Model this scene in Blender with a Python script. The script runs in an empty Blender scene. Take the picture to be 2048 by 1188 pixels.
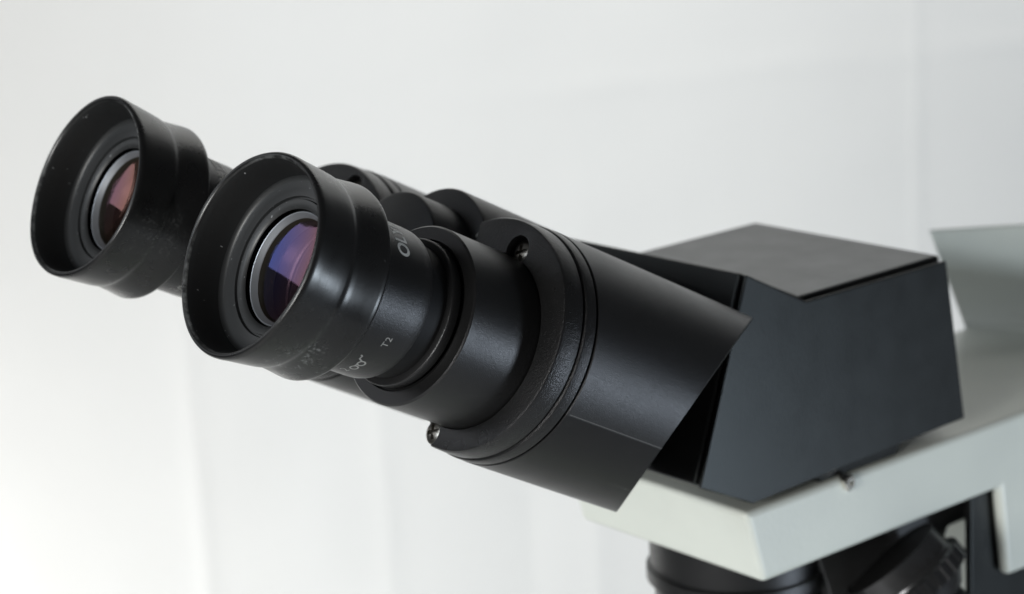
import bpy, bmesh, math, random
from mathutils import Vector, Matrix
from math import sin, cos, pi, radians
random.seed(4)
S = bpy.context.scene
MM = 0.001

# ---------------------------------------------------------------- camera
CAM = Vector((312.83, -177.6, 464.5)) * MM
R0 = Vector((0.64270, 0.76438, -0.05159))      # right
R1 = Vector((0.15639, -0.19682, -0.96789))     # down
R2 = Vector((-0.74998, 0.61400, -0.24604))     # forward
cd = bpy.data.cameras.new('camera')
cam = bpy.data.objects.new('camera', cd)
S.collection.objects.link(cam)
S.camera = cam
mw = Matrix.Identity(4)
for i in range(3):
    mw[i][0] = R0[i]; mw[i][1] = -R1[i]; mw[i][2] = -R2[i]; mw[i][3] = CAM[i]
cam.matrix_world = mw
cd.sensor_width = 36; cd.sensor_fit = 'HORIZONTAL'
cd.lens = 4323.03 / 2048 * 36
cd.clip_start = 0.01; cd.clip_end = 20
cd.dof.use_dof = True
cd.dof.focus_distance = 0.352
cd.dof.aperture_fstop = 22
cd.dof.aperture_blades = 7

# ---------------------------------------------------------------- world + lamps
w = bpy.data.worlds.new('World'); S.world = w; w.use_nodes = True
bg = w.node_tree.nodes['Background']
bg.inputs[0].default_value = (0.95, 0.97, 1.0, 1)
bg.inputs[1].default_value = 0.07

def area(name, pos, target, sx, sy, power, col=(1, 1, 1), spread=180):
    l = bpy.data.lights.new(name, 'AREA'); l.shape = 'RECTANGLE'
    l.size = sx * MM; l.size_y = sy * MM; l.energy = power; l.color = col
    l.spread = radians(spread)
    o = bpy.data.objects.new(name, l); S.collection.objects.link(o)
    p = Vector(pos) * MM; t = Vector(target) * MM
    o.location = p
    o.rotation_euler = (t - p).to_track_quat('-Z', 'Y').to_euler()
    return o
SUB = (30, 40, 365)
area('softbox_side', (30 + 620, 40 + 395, 365 - 275), SUB, 130, 95, 2.4, (0.78, 0.89, 1.0))
wf = area('window_front', (-554, -499, 622), (31, 10, 385), 470, 215, 0.45, (0.95, 0.97, 1.0))
wf.rotation_euler = (wf.rotation_euler.to_matrix() @ Matrix.Rotation(radians(15), 3, 'Z')).to_euler()
area('lamp_front', (270, -740, 500), (20, 130, 320), 260, 260, 6.0, (1.0, 1.0, 0.97))
area('fill_front_high', (-240, -900, 820), (20, 130, 320), 300, 300, 2.6, (0.86, 0.93, 1.0))  # added fill, reflects in the head's front face; no known source
area('lamp_backdrop_left', (-460, -88, 70), (-485, 221, 100), 160, 160, 0.34, (1.0, .99, .96), 120)
area('fill_backdrop_high', (-60, 260, 980), (-620, 620, 420), 400, 160, 1.12, (1.0, .985, .94), 90)  # unseen fill added to brighten the backdrop only, narrow spread

S.view_settings.view_transform = 'Standard'
S.view_settings.look = 'None'
S.view_settings.exposure = 0
S.view_settings.gamma = 1
S.view_settings.use_curve_mapping = False
S.cycles.max_bounces = 8
S.render.film_transparent = False

# ---------------------------------------------------------------- frames
INC = 0.49266
D = Vector((0.0, cos(INC), -sin(INC)))      # down the eyepiece tube
N = Vector((0.0, sin(INC), cos(INC)))       # up, square to the tube
RIM = Vector((31.0, 0.0, 390.0))
EL = Vector((-cos(0.07799), 0, 0)) + N * sin(0.07799)
FAR = RIM + EL * 62
MID = RIM + EL * 31
def axis_mat(base, off_n=0.0, off_x=0.0, t=0.0):
    p = (base + N * off_n + Vector((off_x, 0, 0)) + D * t) * MM
    m = Matrix.Identity(4)
    for i in range(3):
        m[i][0] = (1, 0, 0)[i]; m[i][1] = N[i]; m[i][2] = -D[i]; m[i][3] = p[i]
    return m

# ---------------------------------------------------------------- materials
def nt(name):
    m = bpy.data.materials.new(name); m.use_nodes = True
    t = m.node_tree; return m, t, t.nodes['Principled BSDF']
def node(t, typ, **kw):
    n = t.nodes.new(typ)
    for k, v in kw.items(): setattr(n, k, v)
    return n
def coords(t): return node(t, 'ShaderNodeTexCoord').outputs['Object']
def noise(t, vec, scale, detail=2, rough=0.5):
    n = node(t, 'ShaderNodeTexNoise'); n.inputs['Scale'].default_value = scale
    n.inputs['Detail'].default_value = detail; n.inputs['Roughness'].default_value = rough
    t.links.new(vec, n.inputs['Vector']); return n.outputs[0]
def ramp(t, fac, a, b, ca=(0, 0, 0, 1), cb=(1, 1, 1, 1)):
    r = node(t, 'ShaderNodeValToRGB'); e = r.color_ramp.elements
    e[0].position = a; e[0].color = ca; e[1].position = b; e[1].color = cb
    t.links.new(fac, r.inputs[0]); return r.outputs[0]
def mixc(t, fac, a, b):
    m = node(t, 'ShaderNodeMix', data_type='RGBA')
    t.links.new(fac, m.inputs[0])
    for s, v in ((6, a), (7, b)):
        if isinstance(v, tuple): m.inputs[s].default_value = v
        else: t.links.new(v, m.inputs[s])
    return m.outputs[2]
def math_(t, op, a, b=None):
    m = node(t, 'ShaderNodeMath', operation=op)
    for i, v in enumerate((a, b)):
        if v is None: continue
        if isinstance(v, (int, float)): m.inputs[i].default_value = v
        else: t.links.new(v, m.inputs[i])
    return m.outputs[0]
def bump(t, p, h, dist, strength=1.0):
    b = node(t, 'ShaderNodeBump'); b.inputs['Distance'].default_value = dist
    b.inputs['Strength'].default_value = strength
    t.links.new(h, b.inputs['Height']); t.links.new(b.outputs[0], p.inputs['Normal'])

def black_paint(name, base=0.012, rough=0.42, grain=0.006, gscale=4500, dust=0.5, spec=0.5, tint=(1, 1, 1.04)):
    """satin black enamel with an orange-peel grain and sparse dust specks"""
    m, t, p = nt(name); c = coords(t)
    sp = ramp(t, noise(t, c, 1300, 1), 0.80, 0.84)
    sp2 = ramp(t, noise(t, c, 90, 3), 0.45, 0.7)
    f = math_(t, 'MULTIPLY', math_(t, 'MULTIPLY', sp, sp2), dust)
    smear = ramp(t, noise(t, c, 60, 5, .65), 0.3, 0.8, (base, base, base, 1), (base * 1.35, base * 1.35, base * 1.4, 1))
    col = mixc(t, f, smear, (0.30, 0.31, 0.32, 1))
    t.links.new(col, p.inputs['Base Color'])
    rr = ramp(t, noise(t, c, 140, 4), 0.3, 0.75, (rough - .02,) * 3 + (1,), (rough + .03,) * 3 + (1,))
    t.links.new(rr, p.inputs['Roughness'])
    p.inputs['Specular IOR Level'].default_value = spec
    p.inputs['Specular Tint'].default_value = tint + (1,)
    if grain: bump(t, p, noise(t, c, gscale, 2), grain * MM * 10)
    return m
M = {}
M['paint'] = black_paint('satin_black_paint', 0.006, 0.36, 0.0050, 6500)
M['anod'] = black_paint('black_anodised', 0.006, 0.34, 0.0042, 6500, spec=.42)
M['anod_dusty'] = black_paint('black_anodised_dusty', 0.016, 0.5, 0.0022, 5200, dust=1.0)
M['crinkle'] = black_paint('crinkle_black_paint', 0.006, 0.29, 0.0090, 4600, dust=.4, spec=.42)
M['deep'] = black_paint('deep_black', 0.004, 0.6, 0.0, dust=.2, spec=.25)
m, t, p = nt('worn_seam')
p.inputs['Base Color'].default_value = (.09, .09, .09, 1); p.inputs['Roughness'].default_value = .5
M['seamline'] = m
M['sidelit_plate'] = black_paint('sidelit_plate_paint', 0.03, 0.4, 0.002, 2600, dust=0.0, tint=(.93, .97, 1.03))  # plate enamel lightened to grey-blue, standing in for side light on it
M['ringpaint'] = black_paint('gloss_black', 0.014, 0.25, 0.0, dust=0.0, spec=.7)
M['box'] = black_paint('housing_enamel', 0.008, 0.36, 0.002, 2600, dust=0.15, spec=.42, tint=(.92, 1.0, 1.02))

def rubber(name, cx, cy, cz):
    m, t, p = nt(name); c = coords(t)
    sep = node(t, 'ShaderNodeSeparateXYZ'); t.links.new(c, sep.inputs[0])
    # chalky scuffs under the cup
    d = node(t, 'ShaderNodeVectorMath', operation='DISTANCE')
    t.links.new(c, d.inputs[0]); d.inputs[1].default_value = (cx * MM, cy * MM, cz * MM)
    zone = ramp(t, d.outputs['Value'], 0.003, 0.0085, (1, 1, 1, 1), (0, 0, 0, 1))
    n1 = ramp(t, noise(t, c, 420, 6, .75), 0.48, 0.66)
    n2 = ramp(t, noise(t, c, 1700, 2), 0.50, 0.68)
    f = math_(t, 'MULTIPLY', zone, math_(t, 'MULTIPLY', n1, n2))
    f = math_(t, 'MULTIPLY', f, 0.5 if name == 'black_rubber' else 0.22)
    haze = math_(t, 'MULTIPLY', zone, 0.035)
    specks = math_(t, 'MULTIPLY', ramp(t, noise(t, c, 1100, 1), 0.79, 0.84), 0.25)
    # broken pale line on the lip's inner edge: rim highlight painted into the colour
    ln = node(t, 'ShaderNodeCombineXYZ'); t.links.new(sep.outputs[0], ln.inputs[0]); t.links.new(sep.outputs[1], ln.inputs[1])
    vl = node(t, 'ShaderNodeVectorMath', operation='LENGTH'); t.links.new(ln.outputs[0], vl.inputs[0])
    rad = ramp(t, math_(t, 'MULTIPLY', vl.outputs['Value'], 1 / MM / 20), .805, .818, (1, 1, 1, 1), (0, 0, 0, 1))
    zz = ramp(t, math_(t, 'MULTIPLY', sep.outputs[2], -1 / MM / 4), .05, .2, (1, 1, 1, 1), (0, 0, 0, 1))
    lip_glint = math_(t, 'MULTIPLY', math_(t, 'MULTIPLY', rad, zz), ramp(t, noise(t, c, 500, 5, .7), .42, .62))
    tot = math_(t, 'ADD', math_(t, 'ADD', f, specks), math_(t, 'ADD', haze, math_(t, 'MULTIPLY', lip_glint, .32)))
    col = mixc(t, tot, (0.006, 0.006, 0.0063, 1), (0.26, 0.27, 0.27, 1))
    t.links.new(col, p.inputs['Base Color'])
    rr = ramp(t, noise(t, c, 220, 4), 0.3, 0.75, (.25,) * 3 + (1,), (.34,) * 3 + (1,))
    t.links.new(rr, p.inputs['Roughness'])
    p.inputs['Specular IOR Level'].default_value = 0.42
    bump(t, p, noise(t, c, 900, 3), 0.012 * MM, .7)
    return m
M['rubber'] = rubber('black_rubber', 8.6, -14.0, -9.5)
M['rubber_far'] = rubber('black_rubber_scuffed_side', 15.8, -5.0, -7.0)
m, t, p = nt('rubber_inside'); c = coords(t)
sp = math_(t, 'MULTIPLY', ramp(t, noise(t, c, 1250, 1), 0.77, 0.81), 0.5)
t.links.new(mixc(t, sp, (0.006, 0.0065, 0.007, 1), (.35, .36, .37, 1)), p.inputs['Base Color'])
p.inputs['Roughness'].default_value = .62; p.inputs['Specular IOR Level'].default_value = .35
bump(t, p, noise(t, c, 1500, 3), 0.01 * MM)
M['rubber_in'] = m
m, t, p = nt('eyepiece_top_plate'); c = coords(t)
sp = math_(t, 'MULTIPLY', ramp(t, noise(t, c, 1400, 1), 0.74, 0.79), 0.45)
t.links.new(mixc(t, sp, (0.020, 0.021, 0.022, 1), (.35, .36, .37, 1)), p.inputs['Base Color'])
p.inputs['Roughness'].default_value = .42
M['shelf'] = m
m, t, p = nt('satin_steel'); c = coords(t)
p.inputs['Metallic'].default_value = .85; p.inputs['Base Color'].default_value = (.36, .38, .41, 1)
p.inputs['Roughness'].default_value = .42; bump(t, p, noise(t, c, 5000, 2), 0.006 * MM)
M['silver'] = m
m, t, p = nt('screw_steel'); c = coords(t)
p.inputs['Metallic'].default_value = 1; p.inputs['Base Color'].default_value = (.22, .21, .19, 1)
p.inputs['Roughness'].default_value = .28; bump(t, p, noise(t, c, 2500, 3), 0.01 * MM)
M['screw'] = m
m, t, p = nt('bronze_bore')
p.inputs['Base Color'].default_value = (.016, .015, .011, 1); p.inputs['Roughness'].default_value = .4
M['bore'] = m
m, t, p = nt('bright_screw_steel')
p.inputs['Metallic'].default_value = 1; p.inputs['Base Color'].default_value = (.85, .82, .76, 1)
p.inputs['Roughness'].default_value = .22
M['screw_bright'] = m
m, t, p = nt('printed_grey'); c = coords(t)
t.links.new(ramp(t, noise(t, c, 2500, 3), .3, .7, (.45, .45, .43, 1), (.7, .7, .67, 1)), p.inputs['Base Color'])
p.inputs['Roughness'].default_value = .6
M['print'] = m
m, t, p = nt('printed_white')
p.inputs['Base Color'].default_value = (.30, .30, .29, 1); p.inputs['Roughness'].default_value = .55
M['print_white'] = m
def beige():
    m, t, p = nt('cream_enamel'); c = coords(t)
    t.links.new(ramp(t, noise(t, c, 40, 4), .3, .75, (.66, .69, .64, 1), (.72, .75, .69, 1)), p.inputs['Base Color'])
    p.inputs['Roughness'].default_value = .38
    p.inputs['Specular IOR Level'].default_value = .6
    bump(t, p, noise(t, c, 900, 2, .5), 0.04 * MM, 1.0)
    return m
M['cream'] = beige()
def paper():
    m, t, p = nt('white_paper'); c = coords(t)
    st = node(t, 'ShaderNodeTexNoise'); st.inputs['Scale'].default_value = 2.2; st.inputs['Detail'].default_value = 3
    t.links.new(c, st.inputs['Vector'])
    t.links.new(ramp(t, st.outputs[0], .3, .75, (.772, .771, .765, 1), (.822, .822, .812, 1)), p.inputs['Base Color'])
    p.inputs['Roughness'].default_value = .8; p.inputs['Specular IOR Level'].default_value = .2
    return m
M['paper'] = paper()
def lens_mat(name, ca, cb, f, clear):
    m = bpy.data.materials.new(name); m.use_nodes = True; t = m.node_tree
    t.nodes.clear()
    out = node(t, 'ShaderNodeOutputMaterial')
    g = node(t, 'ShaderNodeBsdfGlossy'); g.inputs['Roughness'].default_value = 0.03
    lw = node(t, 'ShaderNodeLayerWeight'); lw.inputs[0].default_value = .5
    t.links.new(ramp(t, lw.outputs['Facing'], .27, .47, ca, cb), g.inputs['Color'])
    if clear: b = node(t, 'ShaderNodeBsdfTransparent')
    else:
        b = node(t, 'ShaderNodeBsdfDiffuse'); b.inputs[0].default_value = (.002, .002, .002, 1)
    mx = node(t, 'ShaderNodeMixShader'); mx.inputs[0].default_value = f
    t.links.new(b.outputs[0], mx.inputs[1]); t.links.new(g.outputs[0], mx.inputs[2])
    t.links.new(mx.outputs[0], out.inputs[0]); return m
M['lens_a'] = lens_mat('coated_lens_front', (.22, .28, .90, 1), (.80, .40, .38, 1), .16, True)
M['lens_c'] = lens_mat('coated_lens_front_warm', (.55, .30, .55, 1), (1.0, .50, .30, 1), .18, True)
M['lens_b'] = lens_mat('coated_lens_inner', (.6, .36, .7, 1), (.95, .5, .35, 1), .14, False)

# ---------------------------------------------------------------- mesh helpers
def link(name, me, mat, parent=None, mtx=None, smooth=True, bevel=0.0, seg=3):
    o = bpy.data.objects.new(name, me); S.collection.objects.link(o)
    if mat is not None and not me.materials: me.materials.append(mat)
    if mtx is not None: o.matrix_world = mtx
    if parent is not None:
        o.parent = parent
        bpy.context.view_layer.update()
        o.matrix_parent_inverse = parent.matrix_world.inverted()
    for q in me.polygons: q.use_smooth = smooth
    if bevel:
        b = o.modifiers.new('bevel', 'BEVEL'); b.width = bevel * MM; b.segments = seg
        b.limit_method = 'ANGLE'; b.angle_limit = radians(30); b.harden_normals = False
        wn = o.modifiers.new('wn', 'WEIGHTED_NORMAL'); wn.keep_sharp = True
    return o
def sharp(me, deg=32):
    bm = bmesh.new(); bm.from_mesh(me)
    for e in bm.edges:
        if len(e.link_faces) == 2 and e.calc_face_angle(0) > radians(deg): e.smooth = False
    bm.to_mesh(me); bm.free()
def lathe(name, prof, mat, parent=None, mtx=None, n=160, closed=False, deform=None, sh=32, mats=None):
    """prof: list of (t, r[, material index of the band that starts here]); t goes down the tube"""
    bm = bmesh.new(); rings = []
    for pr in prof:
        t_, r = pr[0], pr[1]
        if r < 1e-6: rings.append([bm.verts.new((0, 0, -t_ * MM))]); continue
        ring = []
        for k in range(n):
            a = 2 * pi * k / n
            dr = deform(a, t_, r) if deform else 0
            ring.append(bm.verts.new(((r + dr) * cos(a) * MM, (r + dr) * sin(a) * MM, -t_ * MM)))
        rings.append(ring)
    L = len(rings)
    for i in range(L if closed else L - 1):
        a, b = rings[i], rings[(i + 1) % L]
        mi = prof[i][2] if len(prof[i]) > 2 else 0
        for k in range(n):
            k2 = (k + 1) % n
            if len(a) == 1 and len(b) == 1: continue
            if len(a) == 1: f = bm.faces.new((a[0], b[k2], b[k]))
            elif len(b) == 1: f = bm.faces.new((a[k], a[k2], b[0]))
            else: f = bm.faces.new((a[k], a[k2], b[k2], b[k]))
            f.material_index = mi
    bmesh.ops.recalc_face_normals(bm, faces=bm.faces)
    me = bpy.data.meshes.new(name); bm.to_mesh(me); bm.free()
    for q in (mats or [mat]): me.materials.append(q)
    sharp(me, sh)
    return link(name, me, mat, parent, mtx)
def prism(name, poly, x0, x1, mat, parent=None, bevel=0.8, seg=3, axis='x'):
    """poly in (y, z) extruded along x, or (x, y) extruded along z"""
    bm = bmesh.new()
    def P(a, b, c): return Vector((c, a, b)) * MM if axis == 'x' else Vector((a, b, c)) * MM
    A = [bm.verts.new(P(a, b, x0)) for a, b in poly]
    B = [bm.verts.new(P(a, b, x1)) for a, b in poly]
    bm.faces.new(A); bm.faces.new(B[::-1])
    for i in range(len(poly)):
        j = (i + 1) % len(poly); bm.faces.new((A[j], A[i], B[i], B[j]))
    bmesh.ops.recalc_face_normals(bm, faces=bm.faces)
    me = bpy.data.meshes.new(name); bm.to_mesh(me); bm.free()
    return link(name, me, mat, parent, None, True, bevel, seg)
def hull(name, bot, top, mat, parent=None, bevel=0.8, seg=3):
    bm = bmesh.new()
    A = [bm.verts.new(Vector(v) * MM) for v in bot]; B = [bm.verts.new(Vector(v) * MM) for v in top]
    bm.faces.new(A); bm.faces.new(B[::-1])
    for i in range(len(bot)):
        j = (i + 1) % len(bot); bm.faces.new((A[j], A[i], B[i], B[j]))
    bmesh.ops.recalc_face_normals(bm, faces=bm.faces)
    me = bpy.data.meshes.new(name); bm.to_mesh(me); bm.free()
    return link(name, me, mat, parent, None, True, bevel, seg)
def boolean(o, cutters):
    for c_ in cutters:
        md = o.modifiers.new('cut', 'BOOLEAN'); md.operation = 'DIFFERENCE'; md.object = c_; md.solver = 'EXACT'
    bpy.context.view_layer.update()
    dg = bpy.context.evaluated_depsgraph_get()
    me = bpy.data.meshes.new_from_object(o.evaluated_get(dg), depsgraph=dg)
    o.modifiers.clear(); o.data = me
    for c_ in cutters: bpy.data.objects.remove(c_, do_unlink=True)
    for q in me.polygons: q.use_smooth = True
    sharp(me, 32)
def to_mesh_text(s, size, bold=0.0, shear=0.0, spacing=1.0):
    cu = bpy.data.curves.new('t', 'FONT'); cu.body = s; cu.size = size * MM; cu.offset = bold * MM
    cu.shear = shear; cu.space_character = spacing; cu.extrude = 0; cu.resolution_u = 8
    o = bpy.data.objects.new('t', cu); S.collection.objects.link(o)
    bpy.context.view_layer.update()
    dg = bpy.context.evaluated_depsgraph_get()
    me = bpy.data.meshes.new_from_object(o.evaluated_get(dg), depsgraph=dg)
    bpy.data.objects.remove(o, do_unlink=True)
    bm = bmesh.new(); bm.from_mesh(me)
    for v in bm.verts: v.co /= MM
    return bm
def wrap(name, bm, radius, ang0, t0, mat, parent, mtx, sx=1.0):
    """lay flat lettering (x along the text, y up) round a tube of given radius; up = towards the viewer end"""
    bmesh.ops.triangulate(bm, faces=bm.faces)
    for _ in range(1):
        long = [e for e in bm.edges if e.calc_length() > .35]
        if long: bmesh.ops.subdivide_edges(bm, edges=long, cuts=2)
    for v in bm.verts:
        a = radians(ang0) + v.co.x * sx / radius
        tt = t0 - v.co.y
        r = radius(tt) if callable(radius) else radius
        v.co = Vector((r * cos(a), r * sin(a), -tt)) * MM
    me = bpy.data.meshes.new(name); bm.to_mesh(me); bm.free()
    return link(name, me, mat, parent, mtx, False)
def stroke_bm(paths, wd):
    bm = bmesh.new()
    for pts in paths:
        pts = [Vector((a, b, 0)) for a, b in pts]; L_, R_ = [], []
        for i, p_ in enumerate(pts):
            d_ = (pts[min(i + 1, len(pts) - 1)] - pts[max(i - 1, 0)]).normalized()
            nn = Vector((-d_.y, d_.x, 0)) * wd / 2
            L_.append(bm.verts.new(p_ + nn)); R_.append(bm.verts.new(p_ - nn))
        for i in range(len(pts) - 1): bm.faces.new((L_[i], L_[i + 1], R_[i + 1], R_[i]))
    return bm

# ---------------------------------------------------------------- backdrop and table
fw = Vector((R2.x, R2.y, 0)).normalized(); rt = Vector((R0.x, R0.y, 0)).normalized()
cam_xy = Vector((CAM.x, CAM.y, 0)) / MM
DIST = 860.0
def crease(u, c_, wd, h): return h * math.exp(-abs(u - c_) / wd) * 3.2
def smooth(a, b, x):
    x = max(0, min(1, (x - a) / (b - a))); return x * x * (3 - 2 * x)
from mathutils import noise as mn
def paper_depth(s, z):
    d_ = 0
    low = 1 - smooth(150, 330, z)
    # hanging folds low on the sheet, fold lines of the once folded sheet above
    for c_, wd, h in ((-136, 3.0, .55), (-58, 4, .4), (2, 10, -.4), (30, 5, .35), (66, 6, .4), (90, 8, .3)):
        d_ += crease(s, c_, wd, h) * low
        d_ += h * 1.2 * smooth(c_ - 1.2, c_ + 1.2, s) * low * .5
    d_ += crease(s, 166, 1.6, .22)
    zc = 333 + .05 * (s - 60) + 3 * mn.noise(Vector((s * .02, 0, 7)))
    d_ += crease(z, zc, 2.2, .35) * smooth(-70, 40, s)
    d_ += 3.0 * mn.noise(Vector((s * .006, z * .006, 1.3)))
    d_ += 1.0 * mn.noise(Vector((s * .022, z * .03, 4.7)))
    return d_
def make_backdrop():
    bm = bmesh.new(); rows = []
    svals = [-620 + i * 3 for i in range(int(1000 / 3) + 1)]
    path = []
    z = 800.0
    while z > 60: path.append((0.0, z)); z -= 4.0
    for k in range(1, 13):
        a = k / 12 * pi / 2; path.append((60 * (1 - cos(a)), 60 * (1 - sin(a))))
    y = 80.0
    while y < 1500: path.append((y, 0.0)); y += 40
    for (back, z) in path:
        row = []
        for s in svals:
            dd = DIST - back - (paper_depth(s, z) if back < 1 else 0)
            p_ = cam_xy + fw * dd + rt * s
            row.append(bm.verts.new((p_.x * MM, p_.y * MM, z * MM)))
        rows.append(row)
    for i in range(len(rows) - 1):
        for k in range(len(svals) - 1):
            bm.faces.new((rows[i][k], rows[i][k + 1], rows[i + 1][k + 1], rows[i + 1][k]))
    bmesh.ops.recalc_face_normals(bm, faces=bm.faces)
    me = bpy.data.meshes.new('backdrop'); bm.to_mesh(me); bm.free()
    o = link('backdrop', me, M['paper'])
    sol = o.modifiers.new('thick', 'SOLIDIFY'); sol.thickness = .3 * MM; sol.offset = 1
    o['kind'] = 'structure'
    return o
make_backdrop()

# ---------------------------------------------------------------- the microscope
scope = bpy.data.objects.new('microscope', None); S.collection.objects.link(scope)
scope.location = (0, 0.2, 0.0005)
scope['label'] = 'black and cream laboratory microscope with two angled eyepieces in front of white paper'
scope['category'] = 'microscope'
bpy.context.view_layer.update()

# --- eyepieces
def make_eyepiece(base, dt, defo, near):
    mx = axis_mat(base, 0, 0, dt)
    body = lathe('eyepiece', [(11, 9.0), (11, 12.6), (14, 13.0), (15, 13.05), (22, 13.1), (26, 13.08), (27.4, 13.0), (28.1, 12.8), (28.4, 12.45),
                              (28.4, 11.6, 1), (32.5, 11.6, 1), (32.6, 12.6), (32.75, 12.8), (33.0, 12.9), (34.3, 12.9, 1), (34.3, 11.45, 1), (60, 11.4), (60, 9.0)], M['anod'], scope, mx, closed=True, mats=[M['anod'], M['deep']])
    def df(a, t_, r):
        return defo(a) * max(0, 1 - t_ / 9) + .04 * sin(5 * a + t_ * .3) * (1 if t_ < 12 else 0) * (r / 17)
    prof = [(0.55, 16.05, 0), (.12, 16.25, 0), (0.0, 16.6, 0), (0.12, 16.95, 0), (.55, 17.14, 0), (1.2, 17.14, 0), (2.5, 16.98, 0), (4.5, 16.8, 0),
            (6.5, 16.6, 0), (7.6, 16.48, 0), (8.1, 16.38, 0), (8.5, 16.2, 0), (9.0, 16.12, 0), (10, 16.16, 0), (12.5, 16.42, 0), (14.4, 16.68, 0), (15.0, 16.72, 0), (15.35, 16.6, 0),
            (15.5, 16.3, 0), (15.5, 13.1, 2), (7.9, 13.0, 2), (7.9, 10.0, 2), (7.75, 9.85, 2), (7.55, 9.95, 2), (7.25, 10.5, 2), (7.2, 11.3, 2), (7.7, 11.45, 2), (7.7, 11.75, 2), (7.1, 11.85, 2),
            (7.05, 13.0, 2), (7.1, 14.4, 2), (6.9, 14.85, 2), (6.3, 15.05, 1), (4, 15.35, 1), (1.5, 15.8, 1)]
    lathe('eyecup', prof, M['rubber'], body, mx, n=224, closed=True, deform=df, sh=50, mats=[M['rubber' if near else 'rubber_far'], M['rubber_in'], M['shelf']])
    lathe('lens_ring', [(13.5, 9.7), (8.6, 9.7), (8.45, 9.55), (8.5, 9.42), (9.35, 8.9), (9.5, 8.8, 1), (13.5, 8.6, 1)], M['silver'], body, mx, closed=True, mats=[M['silver'], M['bore']])
    ln = lathe('lens', [(11.35 - 1.0 * (k / 14) ** 2, 8.62 * k / 14) for k in range(15)], M['lens_a' if near else 'lens_c'], body, mx, sh=80)
    lathe('inner_lens', [(13.0 - .45 * (k / 14) ** 2, 8.6 * k / 14) for k in range(15)], M['lens_b'], ln, mx, sh=80)
    # printing
    bm = to_mesh_text('OLYMPUS', 3.4, bold=.10, spacing=1.03)
    wrap('marking', bm, 13.13, 36.5, 22.9, M['print'], body, mx, 1.0)
    bm = to_mesh_text('T2', 1.75, bold=0.0, spacing=1.15)
    wrap('marking', bm, 13.13, -32.4, 23.6, M['print_white'], body, mx, 1.0)
    arc = lambda cx, cy, rx, ry, a0, a1, n_=14: [(cx + rx * cos(radians(a0 + (a1 - a0) * i / n_)), cy + ry * sin(radians(a0 + (a1 - a0) * i / n_))) for i in range(n_ + 1)]
    gl = [arc(-.72, 0, .55, .48, 0, 360), arc(.72, 0, .55, .48, 0, 360), [(-.2, .3), (.2, .3)],
          [(1.2, .3), (1.6, .95), (2.2, 1.0), (2.35, 1.3)]]
    wrap('marking', stroke_bm([[(a * 1.2, b * 1.35) for a, b in g] for g in gl], .30), 13.13, -57.5, 22.5, M['print_white'], body, mx, 1.0)
    wrap('marking', to_mesh_text('2', 2.3), 13.13, -71.5, 22.8, M['print_white'], body, mx, 1.0)
    return body
e1 = make_eyepiece(RIM, 0, lambda a: .1 * sin(a) + .1 * cos(2 * a) + .3 * sin(3 * a), True)
e2 = make_eyepiece(FAR, 4.18, lambda a: -.2 * sin(2 * a) + .2 * cos(3 * a) - .1 * sin(3 * a), False)
e1['label'] = 'nearer black eyepiece with printed barrel'
e2['label'] = 'farther black eyepiece, slightly out of focus'

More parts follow.
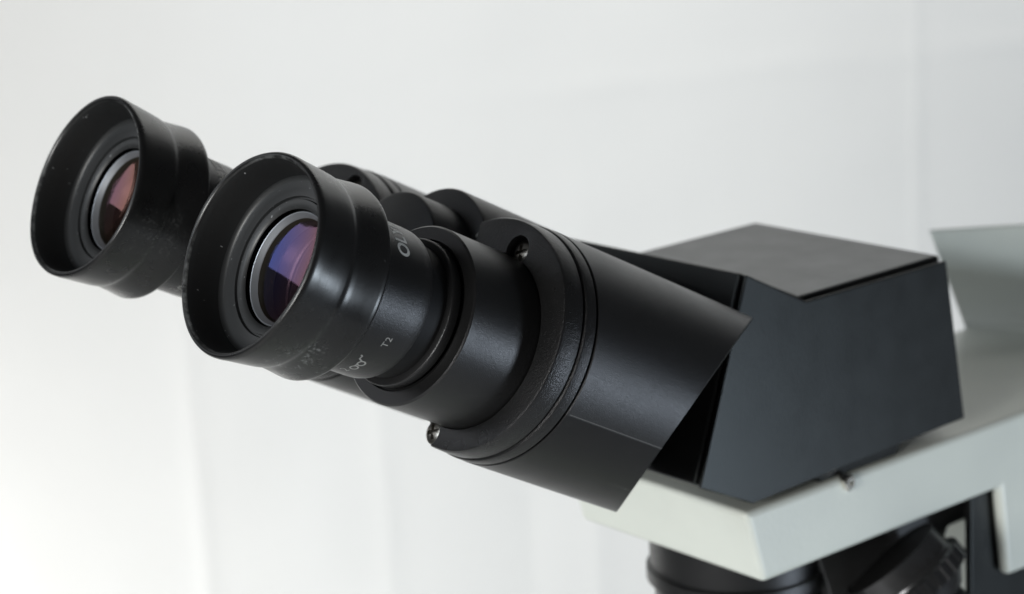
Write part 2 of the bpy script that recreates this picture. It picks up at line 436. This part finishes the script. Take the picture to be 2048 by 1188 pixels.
# --- sleeves, collars and tube housings
def phillips(mat, parent, mtx, r=2.2, h=1.6):
    o = lathe('screw', [(0, 0), (0.03, r * .35), (.14, r * .65), (.35, r * .88), (.62, r), (h, r), (h, 0)], mat, parent, mtx, n=48)
    cs = []
    for k in (0, 1):
        bm = bmesh.new(); bmesh.ops.create_cube(bm, size=1)
        L_, W_ = r * 1.25, r * .34
        for v in bm.verts:
            v.co = Vector((v.co.x * (L_ if k else W_), v.co.y * (W_ if k else L_), v.co.z * 1.6 )) * MM
        me = bpy.data.meshes.new('c'); bm.to_mesh(me); bm.free()
        cs.append(link('c', me, None, None, mtx @ Matrix.Rotation(radians(20), 4, 'Z')))
    boolean(o, cs)
    return o
def make_tube(base, tf, nofs, cut_pts, screws, slv_dt, rs=15.75, scale=1.0, chop=False):
    mx = axis_mat(base)
    lathe('eyepiece_sleeve', [(34.95 + slv_dt, rs - .15), (34.8 + slv_dt, rs - .3), (34.75 + slv_dt, 13.3, 1), (35.0 + slv_dt, 13.15, 1), (35.5 + slv_dt, 13.1, 1), (35.5 + slv_dt, 12.75, 1), (35.2 + slv_dt, 12.65), (35.2 + slv_dt, 12.5, 1), (35.8 + slv_dt, 12.4, 1),
                       (40 + slv_dt, 12.2, 1), (40 + slv_dt, 11.5, 1), (70, 11.45, 1), (70, rs), (35.15 + slv_dt, rs)], M['anod'], scope, mx, closed=True, n=200, mats=[M['anod'], M['deep']])
    mx2 = axis_mat(base, nofs)
    r1 = 21.0 * scale
    col = lathe('collar', [(tf, 15.95), (tf, r1 - .5), (tf + .12, r1 - .2), (tf + .5, r1), (tf + 3.0, r1 + .15), (tf + 4.15, r1 + .15), (tf + 4.3, r1 - .25), (tf + 4.75, r1 - .25),
                           (tf + 4.95, r1 + .3), (tf + 5.3, r1 + .45), (tf + 7.1, r1 + .5), (tf + 7.2, r1 + .35), (tf + 7.25, r1 - .3), (tf + 9, r1 - .3), (tf + 9, 15.95)], M['crinkle'], scope, mx2, closed=True, n=200, sh=25,
                deform=lambda a, t_, r: -nofs * sin(a) if r < 17 else 0)
    cs = []; pos = []
    for (x, y) in screws:
        p0 = mx2 @ Matrix.Translation(Vector((x, y - nofs, -(tf)) ) * MM)
        cs.append(lathe('c', [(-1, 0), (-1, 2.75), (2.2, 2.75), (2.2, 0)], None, None, p0, n=40, mats=[M['crinkle']]))
        pos.append(mx2 @ Matrix.Translation(Vector((x + .05, y - nofs, -(tf + .75))) * MM))
    if chop:
        bm = bmesh.new(); bmesh.ops.create_cube(bm, size=1)
        for v in bm.verts: v.co = Vector((v.co.x * 20, v.co.y * 70, v.co.z * 13)) * MM
        me = bpy.data.meshes.new('c'); bm.to_mesh(me); bm.free()
        cs.append(link('c', me, None, None, mx2 @ Matrix.Translation(Vector((-16.3, 0, -(tf + 5.8))) * MM) @ Matrix.Rotation(radians(5.8), 4, 'Z')))
    boolean(col, cs)
    for q in pos: phillips(M['screw'], col, q)
    # housing shell, cut off on a slant in front of the prism housing
    bm = bmesh.new(); n = 240; rings = []
    t0 = tf + 7.7; ro = r1 + .55; ri = ro - 1.8
    for (t_, r) in [(t0, ri), (t0, ro - .15), (t0 + .15, ro), (t0 + 20, ro + .1), (t0 + 40, ro + .15), (140, ro + .3), (140, ri)]:
        rings.append([bm.verts.new(Vector((r * cos(2 * pi * k / n), r * sin(2 * pi * k / n), -t_)) * MM) for k in range(n)])
    for i in range(len(rings)):
        a, b = rings[i], rings[(i + 1) % len(rings)]
        for k in range(n): bm.faces.new((a[k], a[(k + 1) % n], b[(k + 1) % n], b[k]))
    inv = mx2.inverted()
    q = [inv @ (Vector(c_) * MM) for c_ in cut_pts]
    nn = (q[1] - q[0]).cross(q[2] - q[0]).normalized()
    if nn.z > 0: nn = -nn
    bmesh.ops.bisect_plane(bm, geom=bm.verts[:] + bm.edges[:] + bm.faces[:], plane_co=q[0], plane_no=nn, clear_outer=True)
    ed = [e for e in bm.edges if e.is_boundary]
    bmesh.ops.bridge_loops(bm, edges=ed)
    # hairline where the under cover starts: a thin groove between two angles
    bmesh.ops.recalc_face_normals(bm, faces=bm.faces)
    for f in bm.faces:
        c_ = f.calc_center_median(); a = math.degrees(math.atan2(c_.y, c_.x))
        f.material_index = 1 if -158 < a < -23.3 else 0
    # hairline seam where the plain lower half begins
    for e in list(bm.edges):
        if len(e.link_faces) == 2 and e.link_faces[0].material_index != e.link_faces[1].material_index: e.smooth = False
    me = bpy.data.meshes.new('tube_housing'); bm.to_mesh(me); bm.free()
    me.materials.append(M['paint']); me.materials.append(M['under'])
    sharp(me, 30)
    hs = link('tube_housing', me, None, scope, mx2)
    b = hs.modifiers.new('bevel', 'BEVEL'); b.width = .55 * MM; b.segments = 3; b.limit_method = 'ANGLE'; b.angle_limit = radians(50)
    # seam line
    a = radians(-23.25); bm = bmesh.new()
    for t_ in [t0 + .6 + k * (t0 + 24.2 - t0 - .6) / 20 for k in range(21)]:
        rr = ro + .1 * min(1, (t_ - t0) / 20) + .012 + .0009 * max(0, t_ - t0 - 20)
        for da in (-.0035, .0035):
            bm.verts.new(Vector((rr * cos(a + da), rr * sin(a + da), -t_)) * MM)
    bm.verts.ensure_lookup_table()
    for k in range(20): bm.faces.new([bm.verts[i] for i in (2 * k, 2 * k + 1, 2 * k + 3, 2 * k + 2)])
    me = bpy.data.meshes.new('seam'); bm.to_mesh(me); bm.free()
    link('seam', me, M['seamline'], hs, mx2, False)
    # optical barrel inside the shell, running to the hinge block
    lathe('inner_barrel', [(t0 + 6, 0), (t0 + 6, 19.2), (t0 + 12, 19.2), (t0 + 12, 0)], M['deep'], scope, mx2, n=72)
    return col
M['under'] = black_paint('smooth_under_cover', 0.005, 0.34, 0.0012, 5200, dust=.9, spec=.3)
CAMmm = CAM / MM
tp = Vector((33.9, 108.7, 355.9)); bp = Vector((31.2, 75.1, 326.3))
make_tube(RIM, 50.1, 1.2, (tp, bp, CAMmm), [(3.4, 16.75), (-3.6, -17.2)], 0, chop=True)
off = FAR - RIM
make_tube(FAR, 57.0, 1.6, (tp + off, bp + off, CAMmm + off), [(4.9, 18.0), (-4.9, -17.0)], 6.0, scale=1.0)

# --- central hinge
mh = axis_mat(MID, 10.0)
kn = lathe('hinge_knob', [(50.8, 0), (50.8, 11.6), (50.95, 11.95), (51.3, 12.15), (66, 12.3), (66, 0)], M['paint'], scope, axis_mat(MID, 8.8, -.6), n=120)
dk = lathe('hinge_dial', [(60.2, 0), (60.2, 14.2), (60.35, 14.6), (60.8, 14.8), (130, 14.9), (130, 0)], M['paint'], scope, mh, n=140)
bm = bmesh.new()
for (x, y) in ((10.3, 6.9), (10.6, 6.45), (11.85, 7.6), (11.5, 8.1)): bm.verts.new(Vector((x, y, -60.15)) * MM)
bm.faces.new(bm.verts[:])
me = bpy.data.meshes.new('index_mark'); bm.to_mesh(me); bm.free()
link('index_mark', me, M['print_white'], dk, mh, False)

# --- prism housing (head): a body with a raised front lip and a thin cover plate on each side
HP = [(115.8, 363.2), (132.4, 355.1), (176.0, 355.3), (181.9, 318.2), (115.9, 316.4), (101.5, 323.2)]
def inset(poly, d_):
    out = []; n_ = len(poly)
    for k in range(n_):
        a, b, c_ = Vector(poly[k - 1]), Vector(poly[k]), Vector(poly[(k + 1) % n_])
        u = (b - a).normalized(); v = (c_ - b).normalized()
        nu = Vector((u.y, -u.x)); nv = Vector((v.y, -v.x)); w_ = (nu + nv) / (1 + nu.dot(nv))
        out.append(tuple(b + w_ * d_))
    return out
head = prism('prism_housing', HP, -29.0, 25.0, M['box'], scope, bevel=.7, seg=3)
prism('spacer', inset(HP, 2.2), 25.0, 26.1, M['deep'], head, bevel=0)
CP = [(115.6, 363.1), (132.3, 354.4), (175.9, 354.4), (182.0, 317.9), (115.7, 316.0), (101.2, 323.1)]
prism('side_cover', CP, 26.1, 27.0, M['box'], head, bevel=.35, seg=2)
# dovetail foot under the head
ft = hull('head_mount', [(-20, 126, 314.3), (25.2, 137.5, 314.3), (25.2, 161, 314.3), (-20, 170, 314.3)],
     [(-20, 124, 317.6), (25.8, 134.5, 317.6), (25.8, 163, 317.6), (-20, 172, 317.6)], M['box'], scope, bevel=.5)

# --- arm
def beige_arm():
    poly = [(113.4, 314.5), (118.0, 298.3), (194.5, 298.3), (197.5, 276.5), (330, 272), (330, 314.2), (252, 314.2)]
    o = prism('arm', poly, -28, 27.0, M['cream'], scope, bevel=0)
    cav = prism('c', [(188, 302), (188, 260), (291, 260), (291, 302)], -25, 23.9, M['cream'], None, bevel=0)
    boolean(o, [cav])
    b = o.modifiers.new('bevel', 'BEVEL'); b.width = 1.5 * MM; b.segments = 4; b.limit_method = 'ANGLE'; b.angle_limit = radians(30)
    b.use_clamp_overlap = True
    o.modifiers.new('wn', 'WEIGHTED_NORMAL').keep_sharp = False
    return o
arm = beige_arm()
def riser():
    # leaning front that flows into the arm's top through a cove
    base = [Vector((-29, 252.5)), Vector((-14, 268)), Vector((27, 300)), Vector((27, 328)), Vector((-29, 328))]
    top = [Vector((-31, 240.8)), Vector((-15.5, 259.6)), Vector((27, 296)), Vector((27, 328)), Vector((-31, 328))]
    f = Vector((.64, -.77)); rings = []
    bm = bmesh.new()
    for z, off in ((314.0, 16), (314.6, 11.5), (315.8, 8), (318, 4.8), (321.5, 2.2), (326, .6), (330, 0), (340.2, 0), (341.0, -.3), (341.3, -1.1)):
        k = (z - 314) / 27.3; ring = []
        for n_, (a, b) in enumerate(zip(base, top)):
            p_ = a.lerp(b, k) + (f * off * (.12 if n_ == 0 else 1) if n_ < 3 else Vector((0, 0)))
            zz = z if n_ < 3 else 314 + (z - 314) * .3
            if n_ < 3: p_.x = min(p_.x, 26.8)
            ring.append(bm.verts.new((p_.x * MM, p_.y * MM, zz * MM)))
        rings.append(ring)
    for a, b in zip(rings, rings[1:]):
        for k in range(5): bm.faces.new((a[k], a[(k + 1) % 5], b[(k + 1) % 5], b[k]))
    bm.faces.new(rings[0]); bm.faces.new(rings[-1])
    bmesh.ops.recalc_face_normals(bm, faces=bm.faces)
    me = bpy.data.meshes.new('riser'); bm.to_mesh(me); bm.free(); sharp(me, 35)
    return link('riser', me, M['cream'], scope)
riser()
# cavity shell of the arm: dark focus block under it
prism('focus_block', [(188.6, 301.8), (188.6, 120), (231.5, 120), (231.5, 301.8)], 21.6, 23.5, M['box'], scope, bevel=.4)
prism('column', [(232, 271.6), (232, 24), (327, 24), (327, 271.6)], -27, 26, M['cream'], scope, bevel=2)
prism('base', [(0, 0), (0, 22), (14, 30), (345, 30), (345, 0)], -75, 75, M['cream'], scope, bevel=5)
# set screw in the arm's upper edge
q = Matrix.Translation(Vector((27.1, 143.6, 313.2)) * MM) @ Matrix.Rotation(radians(90), 4, 'Y')
st = lathe('set_screw', [(-1.0, 0), (-1.0, 1.3), (-.7, 1.65), (1.5, 1.7), (1.5, 0)], M['screw_bright'], arm, q, n=32)
cs = lathe('c', [(-2, 0), (-2, .62), (.2, .62), (.2, 0)], None, None, q, n=6, mats=[M['deep']])
boolean(st, [cs])

# --- nosepiece below the arm
prism('nosepiece_plate', [(147, 298.5), (149.1, 290.5), (158, 268), (183, 268), (192.5, 286.5), (215, 287.2), (215, 298.5)], 8, 14.0, M['sidelit_plate'], scope, bevel=.6)
m_ = Matrix.Translation(Vector((-5, 143, 298)) * MM)
lathe('objective_mount', [(-.3, 0), (-.3, 19.6), (10, 19.3), (10.4, 20.2), (13, 20.2), (13, 18.6), (60, 17), (60, 0)], M['anod'], scope, m_, n=120)
nz = Vector((-.536, -.345, .771)).normalized(); nx = Vector((1, 0, 0)); nx = (nx - nz * nx.dot(nz)).normalized(); ny = nz.cross(nx)
tc = Vector((21.5, 163.0, 289.4))
tl = Matrix.Identity(4)
for i in range(3): tl[i][0] = nx[i]; tl[i][1] = ny[i]; tl[i][2] = nz[i]; tl[i][3] = tc[i] * MM
def knurl(a, t_, r): return (.5 if (int(a / (2 * pi) * 240) % 8 < 4) else -.1) if r > 13.8 else 0
kr = lathe('knurled_ring', [(.3, 0), (.3, 11.7), (0, 11.9), (0.1, 12.3), (4.6, 12.6), (5.0, 12.9), (5.6, 13.0), (5.8, 13.5), (6.0, 13.9), (9.6, 13.9), (10, 12.5), (14, 9.5), (14, 0)], M['ringpaint'], scope, tl @ Matrix.Scale(0.96, 4), n=240, deform=knurl,
      mats=[M['ringpaint'], M['deep']])
for q in kr.data.polygons:
    if q.center.z > -.31 * MM: q.material_index = 1
lathe('ring_shaft', [(10, 0), (10, 8), (30, 8), (30, 0)], M['deep'], scope, tl, n=48)
